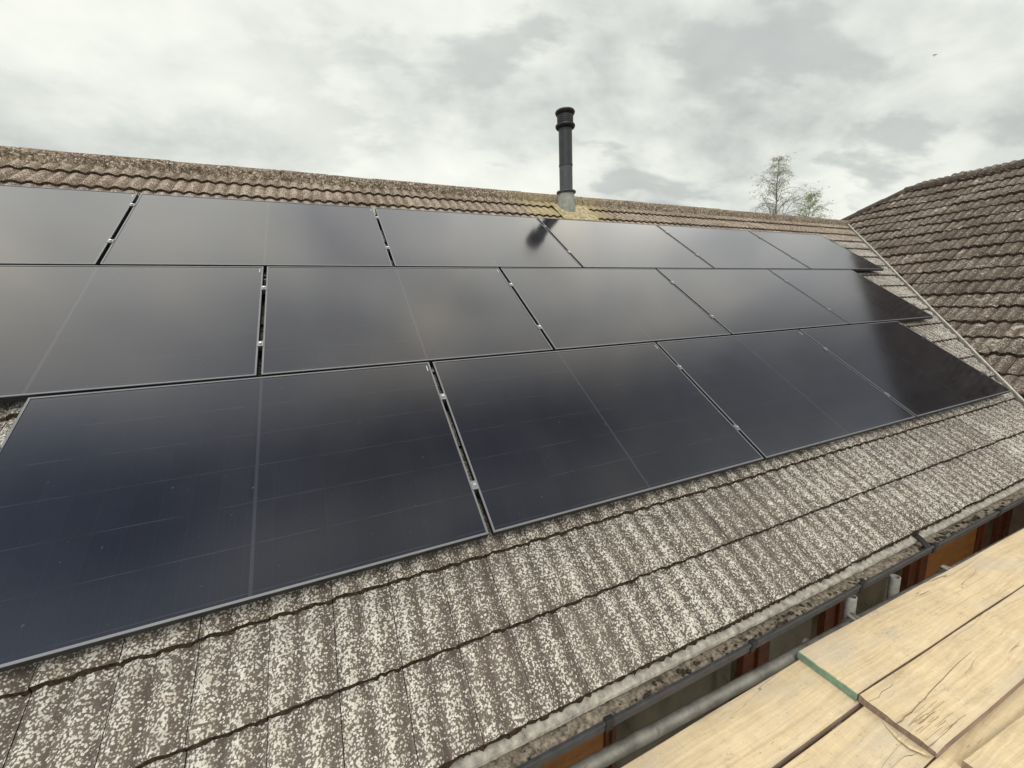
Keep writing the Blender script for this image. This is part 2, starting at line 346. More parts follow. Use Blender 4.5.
M_PV = glass_cells()


def pane_mat():
    m, gg, p = mat('window_glass')
    o = gg.n('ShaderNodeTexCoord').outputs['Object']
    n = gg.noise(gg.scale(o, (2.2, 1, 1.2), rot=(0, R(35), 0)), 1.6, 4, 0.6)
    c = gg.ramp(n, [(0.35, (0.040, 0.033, 0.017)), (0.65, (0.125, 0.108, 0.068))])  # olive reflections painted into the pane colour as slanted mottling
    gg.put(p.inputs['Base Color'], c); p.inputs['Roughness'].default_value = 0.06; p.inputs['IOR'].default_value = 1.45
    return m
M_PANE = pane_mat()


def ground_mat():
    m, gg, p = mat('grass_and_earth')
    o = gg.n('ShaderNodeTexCoord').outputs['Object']
    n = gg.noise(o, 0.35, 5, 0.6); f = gg.noise(o, 25, 4, 0.7)
    c = gg.mix(gg.step(n, 0.4, 0.65), (0.045, 0.075, 0.022), (0.085, 0.10, 0.04))
    c = gg.mix(gg.math('MULTIPLY', gg.step(f, 0.4, 0.7), 0.5), c, (0.03, 0.045, 0.015))
    gg.put(p.inputs['Base Color'], c); p.inputs['Roughness'].default_value = 1.0; bump(gg, p, f, 0.6, 0.03)
    return m
M_GROUND = ground_mat()


def paving_mat():
    m, gg, p = mat('patio_slabs')
    o = gg.n('ShaderNodeTexCoord').outputs['Object']
    b = gg.n('ShaderNodeTexBrick'); gg.put(b.inputs['Vector'], o); b.inputs['Scale'].default_value = 1.0
    b.inputs['Brick Width'].default_value = 0.6; b.inputs['Row Height'].default_value = 0.6; b.inputs['Mortar Size'].default_value = 0.008
    b.inputs['Color1'].default_value = (0.34, 0.31, 0.25, 1); b.inputs['Color2'].default_value = (0.27, 0.25, 0.21, 1); b.inputs['Mortar'].default_value = (0.10, 0.09, 0.07, 1)
    n = gg.noise(o, 9, 5, 0.65)
    gg.put(p.inputs['Base Color'], gg.mix(1.0, b.outputs[0], gg.ramp(n, [(0.3, 0.7), (0.7, 1.1)]), 'MULTIPLY')); p.inputs['Roughness'].default_value = 0.9
    return m
M_PATIO = paving_mat()


def leaf_mat(name, a, b):
    m, gg, p = mat(name)
    o = gg.n('ShaderNodeTexCoord').outputs['Object']
    gg.put(p.inputs['Base Color'], gg.mix(gg.step(gg.noise(o, 1.6, 3), 0.4, 0.62), a, b))
    p.inputs['Roughness'].default_value = 0.6
    tr = gg.n('ShaderNodeBsdfTranslucent'); gg.put(tr.inputs[0], (b[0] * 1.3, b[1] * 1.4, b[2]))
    mx = gg.n('ShaderNodeMixShader'); mx.inputs[0].default_value = 0.45
    gg.t.links.new(p.outputs[0], mx.inputs[1]); gg.t.links.new(tr.outputs[0], mx.inputs[2])
    gg.t.links.new(mx.outputs[0], gg.t.nodes['Material Output'].inputs[0])
    return m
M_LEAF = leaf_mat('birch_leaf', (0.24, 0.24, 0.135), (0.33, 0.32, 0.19))
M_LEAF2 = leaf_mat('shrub_leaf', (0.20, 0.225, 0.07), (0.29, 0.30, 0.11))
M_BARK = simple('bark', (0.26, 0.24, 0.20), 0.9, var=0.4, scale=8)
M_BIRD = simple('plumage', (0.02, 0.02, 0.022), 0.8)
M_CONC = simple('concrete_pad', (0.3, 0.29, 0.27), 0.9)

# ------------------------------------------------------------------ object helpers
class MB:
    def __init__(s): s.v = []; s.f = []; s.mi = []
    def add(s, vs, fs, mi=0):
        b = len(s.v); s.v += [tuple(x) for x in vs]; s.f += [tuple(i + b for i in f) for f in fs]; s.mi += [mi] * len(fs)
    def box(s, lo, hi, M=None, mi=0, bev=0.0):
        x0, y0, z0 = lo; x1, y1, z1 = hi
        if bev:
            bm = bmesh.new(); bmesh.ops.create_cube(bm, size=1.0)
            for v in bm.verts: v.co = Vector(((x0 + x1) / 2 + v.co.x * (x1 - x0), (y0 + y1) / 2 + v.co.y * (y1 - y0), (z0 + z1) / 2 + v.co.z * (z1 - z0)))
            bmesh.ops.bevel(bm, geom=list(bm.edges), offset=bev, segments=2, affect='EDGES', profile=0.5)
            bm.verts.index_update()
            vs = [v.co.copy() for v in bm.verts]; fs = [[v.index for v in f.verts] for f in bm.faces]; bm.free()
        else:
            vs = [Vector(c) for c in ((x0, y0, z0), (x1, y0, z0), (x1, y1, z0), (x0, y1, z0), (x0, y0, z1), (x1, y0, z1), (x1, y1, z1), (x0, y1, z1))]
            fs = [(3, 2, 1, 0), (4, 5, 6, 7), (0, 1, 5, 4), (1, 2, 6, 5), (2, 3, 7, 6), (3, 0, 4, 7)]
        if M: vs = [M @ v for v in vs]
        s.add(vs, fs, mi)
    def tube(s, a, b, r0, r1=None, n=20, cap=True, inner=0.0, mi=0):
        a, b = Vector(a), Vector(b); r1 = r0 if r1 is None else r1
        ax = (b - a).normalized(); q = ax.to_track_quat('Z', 'Y')
        def ring(c, r): return [c + q @ Vector((math.cos(2 * math.pi * i / n) * r, math.sin(2 * math.pi * i / n) * r, 0)) for i in range(n)]
        if inner:
            vs = ring(a, r0) + ring(b, r1) + ring(b, inner) + ring(a, inner)
            fs = []
            for k in range(4):
                for i in range(n): fs.append((k * n + i, k * n + (i + 1) % n, ((k + 1) % 4) * n + (i + 1) % n, ((k + 1) % 4) * n + i))
        else:
            vs = ring(a, r0) + ring(b, r1)
            fs = [(i, (i + 1) % n, n + (i + 1) % n, n + i) for i in range(n)]
            if cap: fs += [tuple(range(n - 1, -1, -1)), tuple(range(n, 2 * n))]
        s.add(vs, fs, mi)
    def lathe(s, c, prof, n=40, mi=0, M=None):
        c = Vector(c); vs = []; fs = []
        for (r, z) in prof:
            for i in range(n):
                a = 2 * math.pi * i / n; vs.append(c + Vector((math.cos(a) * r, math.sin(a) * r, z)))
        for k in range(len(prof) - 1):
            for i in range(n): fs.append((k * n + i, k * n + (i + 1) % n, (k + 1) * n + (i + 1) % n, (k + 1) * n + i))
        fs.append(tuple(range(n - 1, -1, -1))); m = (len(prof) - 1) * n; fs.append(tuple(m + i for i in range(n)))
        s.add(vs, fs, mi)
    def prism(s, pts, x0, x1, mi=0):
        """closed polygon (y, z) swept along X"""
        n = len(pts)
        vs = [(x0, y, z) for y, z in pts] + [(x1, y, z) for y, z in pts]
        fs = [(i, (i + 1) % n, n + (i + 1) % n, n + i) for i in range(n)] + [tuple(range(n - 1, -1, -1)), tuple(range(n, 2 * n))]
        s.add(vs, fs, mi)
    def mesh(s, name, mats, smooth=None):
        me = bpy.data.meshes.new(name); me.from_pydata(s.v, [], s.f)
        for m in (mats if isinstance(mats, (list, tuple)) else [mats]): me.materials.append(m)
        me.polygons.foreach_set('material_index', s.mi)
        bm = bmesh.new(); bm.from_mesh(me); bmesh.ops.recalc_face_normals(bm, faces=bm.faces); bm.to_mesh(me); bm.free()
        if smooth is not None:
            me.polygons.foreach_set('use_smooth', [True] * len(me.polygons)); me.set_sharp_from_angle(angle=R(smooth))
        me.update(); return me
def link(name, me, parent=None, loc=(0, 0, 0), rot=None):
    o = bpy.data.objects.new(name, me); COL.objects.link(o); o.location = loc
    if rot: o.rotation_euler = rot
    if parent: o.parent = parent
    return o
def tag(o, label=None, cat=None, group=None, kind=None):
    for k, v in (('label', label), ('category', cat), ('group', group), ('kind', kind)):
        if v: o[k] = v
    return o
def thing(name, label, cat, loc=(0, 0, 0), rot=(0, 0, 0), group=None):
    o = bpy.data.objects.new(name, None); COL.objects.link(o); o.empty_display_size = 0.1
    o.location = loc; o.rotation_euler = rot
    return tag(o, label, cat, group)
def part(name, mb, mats, parent, smooth=None, wl=None):
    """a part whose mesh is written in world coordinates, under a thing standing at wl"""
    o = link(name, mb.mesh(name, mats, smooth) if isinstance(mb, MB) else mb, parent)
    if wl is not None: o.location = -Vector(wl)
    return o

# ------------------------------------------------------------------ setting
mb = MB(); mb.add([(-600, -600, 0), (600, -600, 0), (600, 600, 0), (-600, 600, 0)], [(0, 1, 2, 3)])
tag(link('ground', mb.mesh('ground', M_GROUND)), kind='structure')
mb = MB(); mb.add([(-8, -4.2, 0.004), (5.6, -4.2, 0.004), (5.6, -0.14, 0.004), (-8, -0.14, 0.004)], [(0, 1, 2, 3)])
tag(link('patio', mb.mesh('patio', M_PATIO)), kind='structure')

# ------------------------------------------------------------------ the bungalow and its roofs
HB = Vector((2.0, 2.0, 0.0))
house = thing('bungalow', 'brown tiled bungalow whose two roof slopes meet at a valley', 'house', HB)

def crest_h(s):
    """low rolls of an interlocking concrete tile, two to a tile: 0..1"""
    a = 0.5 + 0.5 * math.cos(2 * math.pi * (2 * s - 0.32))
    return a ** 0.62

def tiles(M, u0, cols, v0, rows, gauge, base_n, amp, thick, jit, cutters, name, mats, vmax=None, wid=0.2, ns=14, rag=0.0025, grime_shade=0.013):
    rnd = random.Random(11)
    V = []; Fc = []; MI = []; UV = []; RN = []; CRS = []
    for r in range(rows):
        va = v0 + r * gauge; vb = va + gauge + 0.045
        if vmax and vb > vmax: vb = vmax
        rowj = rnd.uniform(-1, 1) * jit * 0.5
        for c in range(cols):
            ua = u0 + c * wid; r_ = rnd.random(); jn = rnd.uniform(-1, 1) * jit; jv = rnd.uniform(-1, 1) * jit * 1.6 + rowj; tl = rnd.uniform(-1, 1) * jit * 0.8
            b = len(V)
            for i in range(ns + 1):
                s = i / ns; u = ua + 0.0011 + s * (wid - 0.0022)
                h = crest_h(s) * amp
                edge = -0.0025 if i in (0, ns) else 0.0
                f = va + jv + rnd.uniform(-1, 1) * rag
                nt_ = base_n + thick + h + jn + tl * (s - 0.5) + edge
                nb_ = base_n + h * 0.75 + jn + edge - 0.002
                for (v, n_) in ((f - grime_shade * (0.25 + 0.95 * rnd.random() ** 1.5), base_n + h * 0.55 - 0.004), (f + 0.001, nt_ - 0.003), (f + 0.007, nt_), ((f + vb) / 2, (nt_ + nb_) / 2 + 0.001), (vb, nb_)):
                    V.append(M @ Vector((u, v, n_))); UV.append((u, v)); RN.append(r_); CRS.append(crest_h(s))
            for i in range(ns):
                for k in range(4):
                    a = b + i * 5 + k
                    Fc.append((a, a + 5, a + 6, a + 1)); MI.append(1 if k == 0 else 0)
            for i in (0, ns):                                   # the two side faces
                a = b + i * 5
                Fc.append((a, a + 1, a + 2, a + 3, a + 4)); MI.append(1)
    me = bpy.data.meshes.new(name); me.from_pydata(V, [], Fc)
    for m in mats: me.materials.append(m)
    me.polygons.foreach_set('material_index', MI)
    at = me.attributes.new('tile_rnd', 'FLOAT', 'POINT'); at.data.foreach_set('value', RN)
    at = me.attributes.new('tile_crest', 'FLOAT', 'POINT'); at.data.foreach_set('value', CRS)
    uvl = me.uv_layers.new(name='slope')
    for lp in me.loops: uvl.data[lp.index].uv = UV[lp.vertex_index]
    bm = bmesh.new(); bm.from_mesh(me)
    for co, no in cutters:                                      # keep the side the normal does not point to
        bmesh.ops.bisect_plane(bm, geom=list(bm.verts) + list(bm.edges) + list(bm.faces), plane_co=co, plane_no=no, clear_outer=True, dist=1e-5)
    bm.to_mesh(me); bm.free()
    me.polygons.foreach_set('use_smooth', [True] * len(me.polygons)); me.set_sharp_from_angle(angle=R(42))
    return me

# the vertical plane through the valley
def wing_z(x): return 0.67316 * (x - XW)
def main_z(y):
    # tile plane of the main slope
    p0 = F(0, 0, TILE_N); return p0.z + (y - p0.y) * math.tan(PT)
def valley_x(y): return XW + main_z(y) / 0.67316
VA = Vector((valley_x(-0.45), -0.45, main_z(-0.45))); VB = Vector((valley_x(APEX.y), APEX.y, APEX.z))
vd = (VB - VA); vn = Vector((vd.y, -vd.x, 0)).normalized()      # horizontal, points to +X side
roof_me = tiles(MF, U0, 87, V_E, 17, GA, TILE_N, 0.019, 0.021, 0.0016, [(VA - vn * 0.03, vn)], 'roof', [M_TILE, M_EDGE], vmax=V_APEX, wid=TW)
roof = part('roof', roof_me, None, house, wl=HB); roof['label'] = 'lichen covered grey brown tiled slope under the solar panels'

mb = MB()                                                       # felt and deck below the tiles, and the slope behind the ridge
def slab(pts, th, mbx, mi=0):
    n = len(pts); up = [Vector(p) for p in pts]; dn = [p - Vector((0, 0, th)) for p in up]
    mbx.add(up + dn, [tuple(range(n)), tuple(range(2 * n - 1, n - 1, -1))] + [(i, n + i, n + (i + 1) % n, (i + 1) % n) for i in range(n)], mi)
e0 = F(0, V_E + 0.03, TILE_N - 0.014); a0 = F(0, V_APEX, TILE_N - 0.014)
slab([(-7.0, e0.y, e0.z), (valley_x(e0.y) + 0.2, e0.y, e0.z), (valley_x(a0.y) + 0.2, a0.y, a0.z), (-7.0, a0.y, a0.z)], 0.05, mb)
part('roof_deck', mb, M_UNDER, roof)
yb = 2 * APEX.y + 0.43
mb = MB(); slab([(-7.0, APEX.y + 0.01, APEX.z - 0.01), (10.0, APEX.y + 0.01, APEX.z - 0.01), (10.0, yb, 2.45), (-7.0, yb, 2.45)], 0.05, mb)
part('rear_slope', mb, M_WTILE, roof)

# ridge tiles, one swept course of capped pieces with slight steps between them
mb = MB()
x = -7.0; rr = random.Random(3)
while x < valley_x(APEX.y) - 0.05:
    x1 = min(x + 0.448, valley_x(APEX.y) + 0.12)
    dz = rr.uniform(-0.0025, 0.0025); dt = rr.uniform(-0.003, 0.003)
    prof_o = [(-0.086, -0.070), (-0.080, -0.020), (-0.072, 0.012), (-0.052, 0.042), (-0.020, 0.060), (0.020, 0.060), (0.050, 0.050), (0.070, 0.018), (0.085, -0.02), (0.12, -0.06)]
    N = len(prof_o); vs_ = []
    segs = [x + 0.002, x + 0.05, (x + x1) / 2, x1 - 0.05, x1 - 0.002]
    for xs in segs:
        for (yy, zz) in prof_o:
            vs_.append((xs, APEX.y + yy + rr.uniform(-.003, .003), APEX.z + 0.024 + zz + dz + dt * (xs - x) + rr.uniform(-.003, .003)))
    fs_ = [(k * N + i, k * N + i + 1, (k + 1) * N + i + 1, (k + 1) * N + i) for k in range(4) for i in range(N - 1)]
    fs_ += [tuple(range(N - 1, -1, -1)), tuple(range(4 * N, 5 * N))]
    mb.add(vs_, fs_); x = x1
me = mb.mesh('ridge_cap', M_RIDGE, 50)
uvl = me.uv_layers.new(name='slope')
for lp in me.loops: uvl.data[lp.index].uv = (me.vertices[lp.vertex_index].co.x, V_APEX)
part('ridge_cap', me, None, roof)
mb = MB(); mb.box((-7.0, APEX.y - 0.078, APEX.z - 0.070), (valley_x(APEX.y) - 0.02, APEX.y + 0.10, APEX.z - 0.03))
part('ridge_mortar', mb, M_MORTAR, roof)

# wing
vw0 = 5.872 - 0.2875 * 9
wing_cut = [(VA + vn * 0.005, -vn), (Vector((XR, YH, 0)), Vector((1, 1, 0)).normalized())]
wing_me = tiles(MW, -3.6, 50, vw0, 26, 0.2875, -0.004, 0.022, 0.029, 0.0085, wing_cut, 'roof', [M_WTILE, M_EDGE], vmax=ZR / SW - 0.07, rag=0.0065, grime_shade=0.028)
wing = part('roof', wing_me, None, house, wl=HB); wing['label'] = 'darker brown weathered tiled slope rising on the right'
mb = MB()
def wz(x, dn=0.022): return (x, 0.67316 * (x - XW) - dn)
xe = XW + 2.42 / 0.67316
pts = [(*((xe, -6.4)), wz(xe)[1]), (XR, -6.4, ZR - 0.022), (XR, YH, ZR - 0.022), (XR - (APEX.y + 0.02 - YH + 0.2) , APEX.y + 0.22, wz(XR - (APEX.y + 0.02 - YH + 0.2))[1]), (VB.x, VB.y, VB.z - 0.022), (VA.x, VA.y, VA.z - 0.022)]
slab(pts, 0.04, mb)
part('roof_deck', mb, M_UNDER, wing)
mb = MB()
slab([(XR + 0.01, -6.4, ZR - 0.02), (2 * XR - xe, -6.4, 2.42), (2 * XR - xe, YH + (XR - xe), 2.42), (XR + 0.01, YH, ZR - 0.02)], 0.05, mb)
part('rear_slope', mb, M_WTILE, wing)
mb = MB(); slab([(XR, YH + 0.01, ZR - 0.02), (2 * XR - xe, YH + (XR - xe) + .01, 2.42), (xe, YH + (XR - xe) + .01, 2.42)], 0.05, mb)
part('hip_slope', mb, M_WTILE, wing)
def cap_run(a, b, name, parent, r=0.10, lift=0.02, step=0.42, m=M_WTILE, seed=5):
    a, b = Vector(a), Vector(b); ax = (b - a).normalized(); L = (b - a).length; side = ax.cross(Vector((0, 0, 1))).normalized(); up = side.cross(ax)
    q = MB(); t = 0; rz = random.Random(seed)
    while t < L - 0.01:
        t1 = min(t + step, L); dz = rz.uniform(-.005, .005); N = 8; vs_ = []
        for tt in (t + 0.002, t1 - 0.002):
            for i in range(N + 1):
                an = math.pi * i / N
                vs_.append(a + ax * tt + side * (math.cos(an) * r) + up * (math.sin(an) * r * 0.75 - r * 0.55 + lift + dz + rz.uniform(-.003, .003)))
        fs_ = [(i, i + 1, N + 2 + i, N + 1 + i) for i in range(N)] + [tuple(range(N, -1, -1)), tuple(range(N + 1, 2 * N + 2))]
        q.add(vs_, fs_); t = t1
    return part(name, q, m, parent, 50)
cap_run((XR, -6.4, ZR), (XR, YH + 0.05, ZR), 'ridge_cap', wing, r=0.125, lift=0.030)
cap_run((XR, YH, ZR), (XR - 1.6, YH + 1.6, ZR - 1.6 * 0.67316), 'hip_cap', wing, r=0.09, lift=0.045, seed=8)

# valley trim: the raised pale lip where the slopes meet
mb = MB()
ax = vd.normalized(); sd = vn
for (o0, w, z0_, z1_) in ((0.0, 0.016, -0.03, 0.062), ):
    a = VA - ax * 0.15 + sd * o0; b = VB + sd * o0 - ax * 0.02
    nseg = 24; rz = random.Random(2); ring = []
    for k in range(nseg + 1):
        c = a.lerp(b, k / nseg) + sd * rz.uniform(-.002, .002) + Vector((0, 0, rz.uniform(-.002, .002)))
        ring += [c + sd * (-w / 2) + Vector((0, 0, z0_)), c + sd * (-w / 2) + Vector((0, 0, z1_ - .004)), c + sd * (-w / 4) + Vector((0, 0, z1_)), c + sd * (w / 2) + Vector((0, 0, z1_ - .003)), c + sd * (w / 2) + Vector((0, 0, z0_))]
    mb.add(ring, [(k * 5 + i, k * 5 + (i + 1) % 5, (k + 1) * 5 + (i + 1) % 5, (k + 1) * 5 + i) for k in range(nseg) for i in range(5)] + [(4, 3, 2, 1, 0), tuple(nseg * 5 + i for i in range(5))])
part('valley_trim', mb, M_VALLEY, roof)

# eaves: tray, fascia, soffit, gutter
XE = VA.x - 0.1
rz = random.Random(21)
mb = MB(); xs = [-7.0 + i * 0.02 for i in range(int((XE + 7.0) / 0.02))]
ring = []
for xx in xs:
    j = rz.uniform(-.0015, .0015); j2 = rz.uniform(-.001, .001)
    ring += [(xx, -0.372, 2.428 + j2), (xx, -0.442 + j, 2.390 + j2), (xx, -0.441 + j, 2.374), (xx, -0.372, 2.404)]
mb.add(ring, [(k * 4 + i, k * 4 + (i + 1) % 4, (k + 1) * 4 + (i + 1) % 4, (k + 1) * 4 + i) for k in range(len(xs) - 1) for i in range(4)] + [(3, 2, 1, 0), tuple((len(xs) - 1) * 4 + i for i in range(4))])
part('eaves_tray', mb, M_MORTAR, roof)
mb = MB(); mb.box((-7.0, -0.372, 2.20), (XE, -0.350, 2.43))
part('fascia', mb, M_FASCIA, roof)
mb = MB(); mb.box((-7.0, -0.35, 2.205), (XE, -0.06, 2.222))
part('soffit', mb, M_SOFFIT, roof)

def gutter_prof(yb, yf, zt, depth, t=0.004):
    yb_, yf_ = max(yb, yf), min(yb, yf)
    o_ = [(yb_, zt), (yb_, zt - depth * .8), (yb_ - .012, zt - depth), (yf_ + .010, zt - depth), (yf_, zt - depth + .010), (yf_, zt)]
    i_ = [(yb_ - t, zt), (yb_ - t, zt - depth * .8 + t), (yb_ - .014, zt - depth + t), (yf_ + .012, zt - depth + t), (yf_ + t, zt - depth + .012), (yf_ + t, zt)]
    return o_ + i_[::-1]
gutter = None
mb = MB()
rows = [(-7.0, 3.06, 0.0), (3.075, XE - 0.05, -0.004)]
for (xa, xb, dz) in rows:
    mb.prism(gutter_prof(-0.374, -0.488, 2.356 + dz, 0.046), xa, xb)
    mb.prism([(-0.482, 2.350 + dz), (-0.4945, 2.350 + dz), (-0.4965, 2.356 + dz), (-0.4945, 2.363 + dz), (-0.484, 2.363 + dz)], xa, xb)   # rolled front lip
gutter = part('gutter', mb, M_GUTTER, house, 40, HB)
for xx in (-0.80, -0.02, 0.751, 1.509, 2.334, 3.08, 3.95, 4.75):
    q = MB(); q.prism(gutter_prof(-0.372, -0.4925, 2.357, 0.051, 0.006), xx - 0.016, xx + 0.016)
    q.box((xx - 0.018, -0.5005, 2.345), (xx + 0.018, -0.478, 2.3695), bev=0.003)
    part('gutter_bracket', q, M_BLACK, gutter)
# silt in the trough
mb = MB(); nx = 420; ny = 7; vs_ = []
for i in range(nx + 1):
    xx = -7 + (XE + 6.9) * i / nx; base = 2.340 + 0.008 * math.sin(xx * 3.1) + 0.006 * math.sin(xx * 9.7 + 1)
    for j in range(ny + 1):
        yy = -0.376 - (0.106) * j / ny
        hump = 0.012 * (1 - ((j - ny / 2) / (ny / 2)) ** 2)
        vs_.append((xx, yy, base + hump * 0.6 + rz.uniform(-.006, .007)))
mb.add(vs_, [(i * (ny + 1) + j, (i + 1) * (ny + 1) + j, (i + 1) * (ny + 1) + j + 1, i * (ny + 1) + j + 1) for i in range(nx) for j in range(ny)])
o = part('gutter_silt', mb, M_DEBRIS, gutter, 60); o['kind'] = 'stuff'
mb = MB()
def clump(mbx, c, r, rg, squash=0.7):
    bm = bmesh.new(); bmesh.ops.create_icosphere(bm, subdivisions=1, radius=1.0); bm.verts.index_update()
    vs_ = [Vector(c) + Vector((v.co.x * r * rg.uniform(.6, 1.3), v.co.y * r * rg.uniform(.6, 1.3), v.co.z * r * squash * rg.uniform(.6, 1.3))) for v in bm.verts]
    mbx.add(vs_, [[v.index for v in f.verts] for f in bm.faces]); bm.free()
for i in range(230):
    xx = rz.uniform(-0.5, 5.0) if i % 4 else rz.uniform(1.5, 3.6)
    clump(mb, (xx, rz.uniform(-0.474, -0.440), 2.345 + rz.uniform(0, .006)), rz.choice((.004, .006, .008, .012)), rz)
for i in range(130):                                             # moss wedged under the tile ends
    xx = rz.uniform(0.0, 5.0)
    c = F(xx, V_E - .006, TILE_N - .002 + .012 * crest_h(((xx - U0) / TW) % 1)); clump(mb, c, rz.choice((.005, .006, .007, .009)), rz)
for i in range(160):                                            # tufts along the course lines, thickest to the right
    r_ = rz.choice((0, 1, 1)); uu = rz.uniform(-1.2, 5.4)
    c = F(uu, V_E + GA * (r_ + 1) - 0.004, TILE_N + 0.006 + 0.010 * crest_h(((uu - U0) / TW) % 1))
    clump(mb, c, rz.choice((.004, .005, .007)), rz)
o = part('moss_clumps', mb, M_MOSS, roof); o['kind'] = 'stuff'
# bent strap at the gutter joint
mb = MB()
for (a, b) in (((-0.400, 2.422), (-0.449, 2.397)), ((-0.449, 2.397), (-0.484, 2.362))):
    dy, dz = b[0] - a[0], b[1] - a[1]; L = math.hypot(dy, dz); nx_, nz_ = -dz / L * .003, dy / L * .003
    mb.prism([(a[0] - nx_, a[1] - nz_), (b[0] - nx_, b[1] - nz_), (b[0] + nx_, b[1] + nz_), (a[0] + nx_, a[1] + nz_)], 2.985, 3.03)
part('joint_strap', mb, M_BLACK, gutter)

# walls below the eaves
YW = -0.10
def wallbox(lo, hi):
    q = MB(); q.box(lo, hi); part('wall', q, M_BRICK, house, wl=HB)
def gable(pts):
    q = MB(); n_ = (Vector(pts[1]) - Vector(pts[0])).cross(Vector(pts[2]) - Vector(pts[0])).normalized() * 0.12
    q.add([Vector(p) - n_ for p in pts] + [Vector(p) + n_ for p in pts], [(2, 1, 0), (3, 4, 5), (0, 1, 4, 3), (1, 2, 5, 4), (2, 0, 3, 5)]); part('gable', q, M_BRICK, house, wl=HB)
YR = 2 * APEX.y - YW
wallbox((-6.7, YW, 0), (0.30, YW + 0.25, 2.205)); wallbox((-6.7, YW + .252, 0), (-6.45, YR - .252, 2.3)); wallbox((-6.7, YR - .25, 0), (9.6, YR, 2.3))
wallbox((0.302, YW, 0), (xe + 0.346, YW + 0.25, 0.45))          # dwarf wall below the glazing
gable([(-6.575, YW + .2, 2.302), (-6.575, YR - .2, 2.302), (-6.575, APEX.y, APEX.z - .15)])
XQ = 2 * XR - xe - .35
wallbox((xe + 0.35, -5.848, 0), (xe + 0.6, YW + .2, 2.3)); wallbox((xe + .35, -6.1, 0), (XQ, -5.85, 2.3)); wallbox((XQ - .25, -5.848, 0), (XQ, YH + 4.2, 2.3))
gable([(xe + .4, -5.975, 2.302), (XQ - .05, -5.975, 2.302), (XR, -5.975, ZR - .2)])
def post(x0, x1, parts=((0.0, 0.48, 0.0), (0.52, 1.0, -0.018))):
    for a, b, dy in parts:
        q = MB(); q.box((x0 + (x1 - x0) * a, YW - 0.005 + dy, 0.452), (x0 + (x1 - x0) * b, YW + 0.08, 2.203), bev=0.004); part('post', q, M_POST, house, wl=HB)
for a, b in ((1.03, 1.08), (2.03, 2.24), (2.84, 3.08), (3.93, 4.16), (5.14, 5.22), (5.58, 5.76)): post(a, b)
for a, b in ((1.082, 2.028), (2.242, 2.838), (3.082, 3.928), (5.222, 5.578)):
    q = MB(); q.box((a, YW + .035, 0.521), (b, YW + .045, 2.149)); w_ = part('window', q, M_PANE, house, wl=HB)
    q = MB(); q.box((a, YW + .02, 2.15), (b, YW + .07, 2.203)); part('top_rail', q, M_POST, w_)
    q = MB(); q.box((a, YW + .02, 0.452), (b, YW + .07, 0.52)); part('sill', q, M_POST, w_)
for a, b in ((0.302, 1.028), (4.162, 5.138), (5.762, xe + 0.348)):
    q = MB(); q.box((a, YW + .012, 0.452), (b, YW + .05, 2.203)); part('timber_panel', q, M_PANEL, house, wl=HB)

# ------------------------------------------------------------------ flue pipe
fb = F(2.92, 3.86, TILE_N + 0.01)
flue = thing('flue_pipe', 'black metal stove flue with ringed cowl rising through the roof near the ridge', 'flue', fb)
def fpart(name, q, m, parent=None, sm=35): return link(name, q.mesh(name, m, sm), parent or flue)
q = MB(); q.lathe((0, 0, 0), [(0.118, -0.12), (0.112, 0.06), (0.100, 0.215), (0.098, 0.222)]); fpart('collar', q, M_LEAD)
q = MB(); q.lathe((0, 0, 0), [(0.086, 0.205), (0.118, 0.215), (0.123, 0.224), (0.121, 0.236), (0.088, 0.246)]); fpart('storm_ring', q, M_FLUE2)
q = MB(); q.lathe((0, 0, 0), [(0.082, 0.20), (0.082, 0.535)]); fpart('lower_pipe', q, M_FLUE2)
q = MB(); q.lathe((0, 0, 0), [(0.082, 0.53), (0.0865, 0.534), (0.0865, 0.552), (0.083, 0.556), (0.083, 0.98)]); fpart('upper_pipe', q, M_FLUE)
q = MB()
q.lathe((0, 0, 0), [(0.080, 0.955), (0.112, 0.968), (0.122, 0.985), (0.120, 1.000), (0.094, 1.012), (0.096, 1.105), (0.112, 1.120), (0.122, 1.142), (0.116, 1.158), (0.070, 1.170), (0.001, 1.172)])
cw = fpart('cowl', q, M_COWL)
for zz in (1.03, 1.05, 1.07, 1.09):
    q = MB(); q.lathe((0, 0, 0), [(0.094, zz - .004), (0.099, zz - .004), (0.099, zz + .004), (0.094, zz + .004)]); fpart('vent_ring', q, M_FLUE, cw)
# flashing sheet dressed over the tiles
fm, gg, p = mat('lichened_flashing')
o_ = gg.n('ShaderNodeTexCoord').outputs['Object']
cc = gg.ramp(gg.noise(o_, 22, 5, 0.65), [(0.38, (0.20, 0.155, 0.10)), (0.48, (0.36, 0.29, 0.15)), (0.62, (0.48, 0.41, 0.24))])
gg.put(p.inputs['Base Color'], cc); p.inputs['Roughness'].default_value = 0.8; bump(gg, p, gg.noise(o_, 40, 4), 0.4, 0.004)
MFR = Matrix.Translation(-fb) @ MF
q = MB(); nu, nv = 40, 6; vs_ = []
for i in range(nu + 1):
    for j in range(nv + 1):
        u = 2.72 + 0.52 * i / nu; v = 3.565 + 0.40 * j / nv
        n = TILE_N + 0.040 + 0.006 * crest_h(((u - U0) / TW) % 1) * (1 if j else 0.6) + 0.012 * j / nv - (0.004 if j == 0 else 0)
        vs_.append(MFR @ Vector((u, v, n)))
fs_ = [(i * (nv + 1) + j, (i + 1) * (nv + 1) + j, (i + 1) * (nv + 1) + j + 1, i * (nv + 1) + j + 1) for i in range(nu) for j in range(nv)]
b_ = len(vs_); vs_ += [v - Vector((0, 0, 0.006)) for v in vs_]
fs_ += [tuple(b_ + k for k in reversed(f)) for f in fs_]
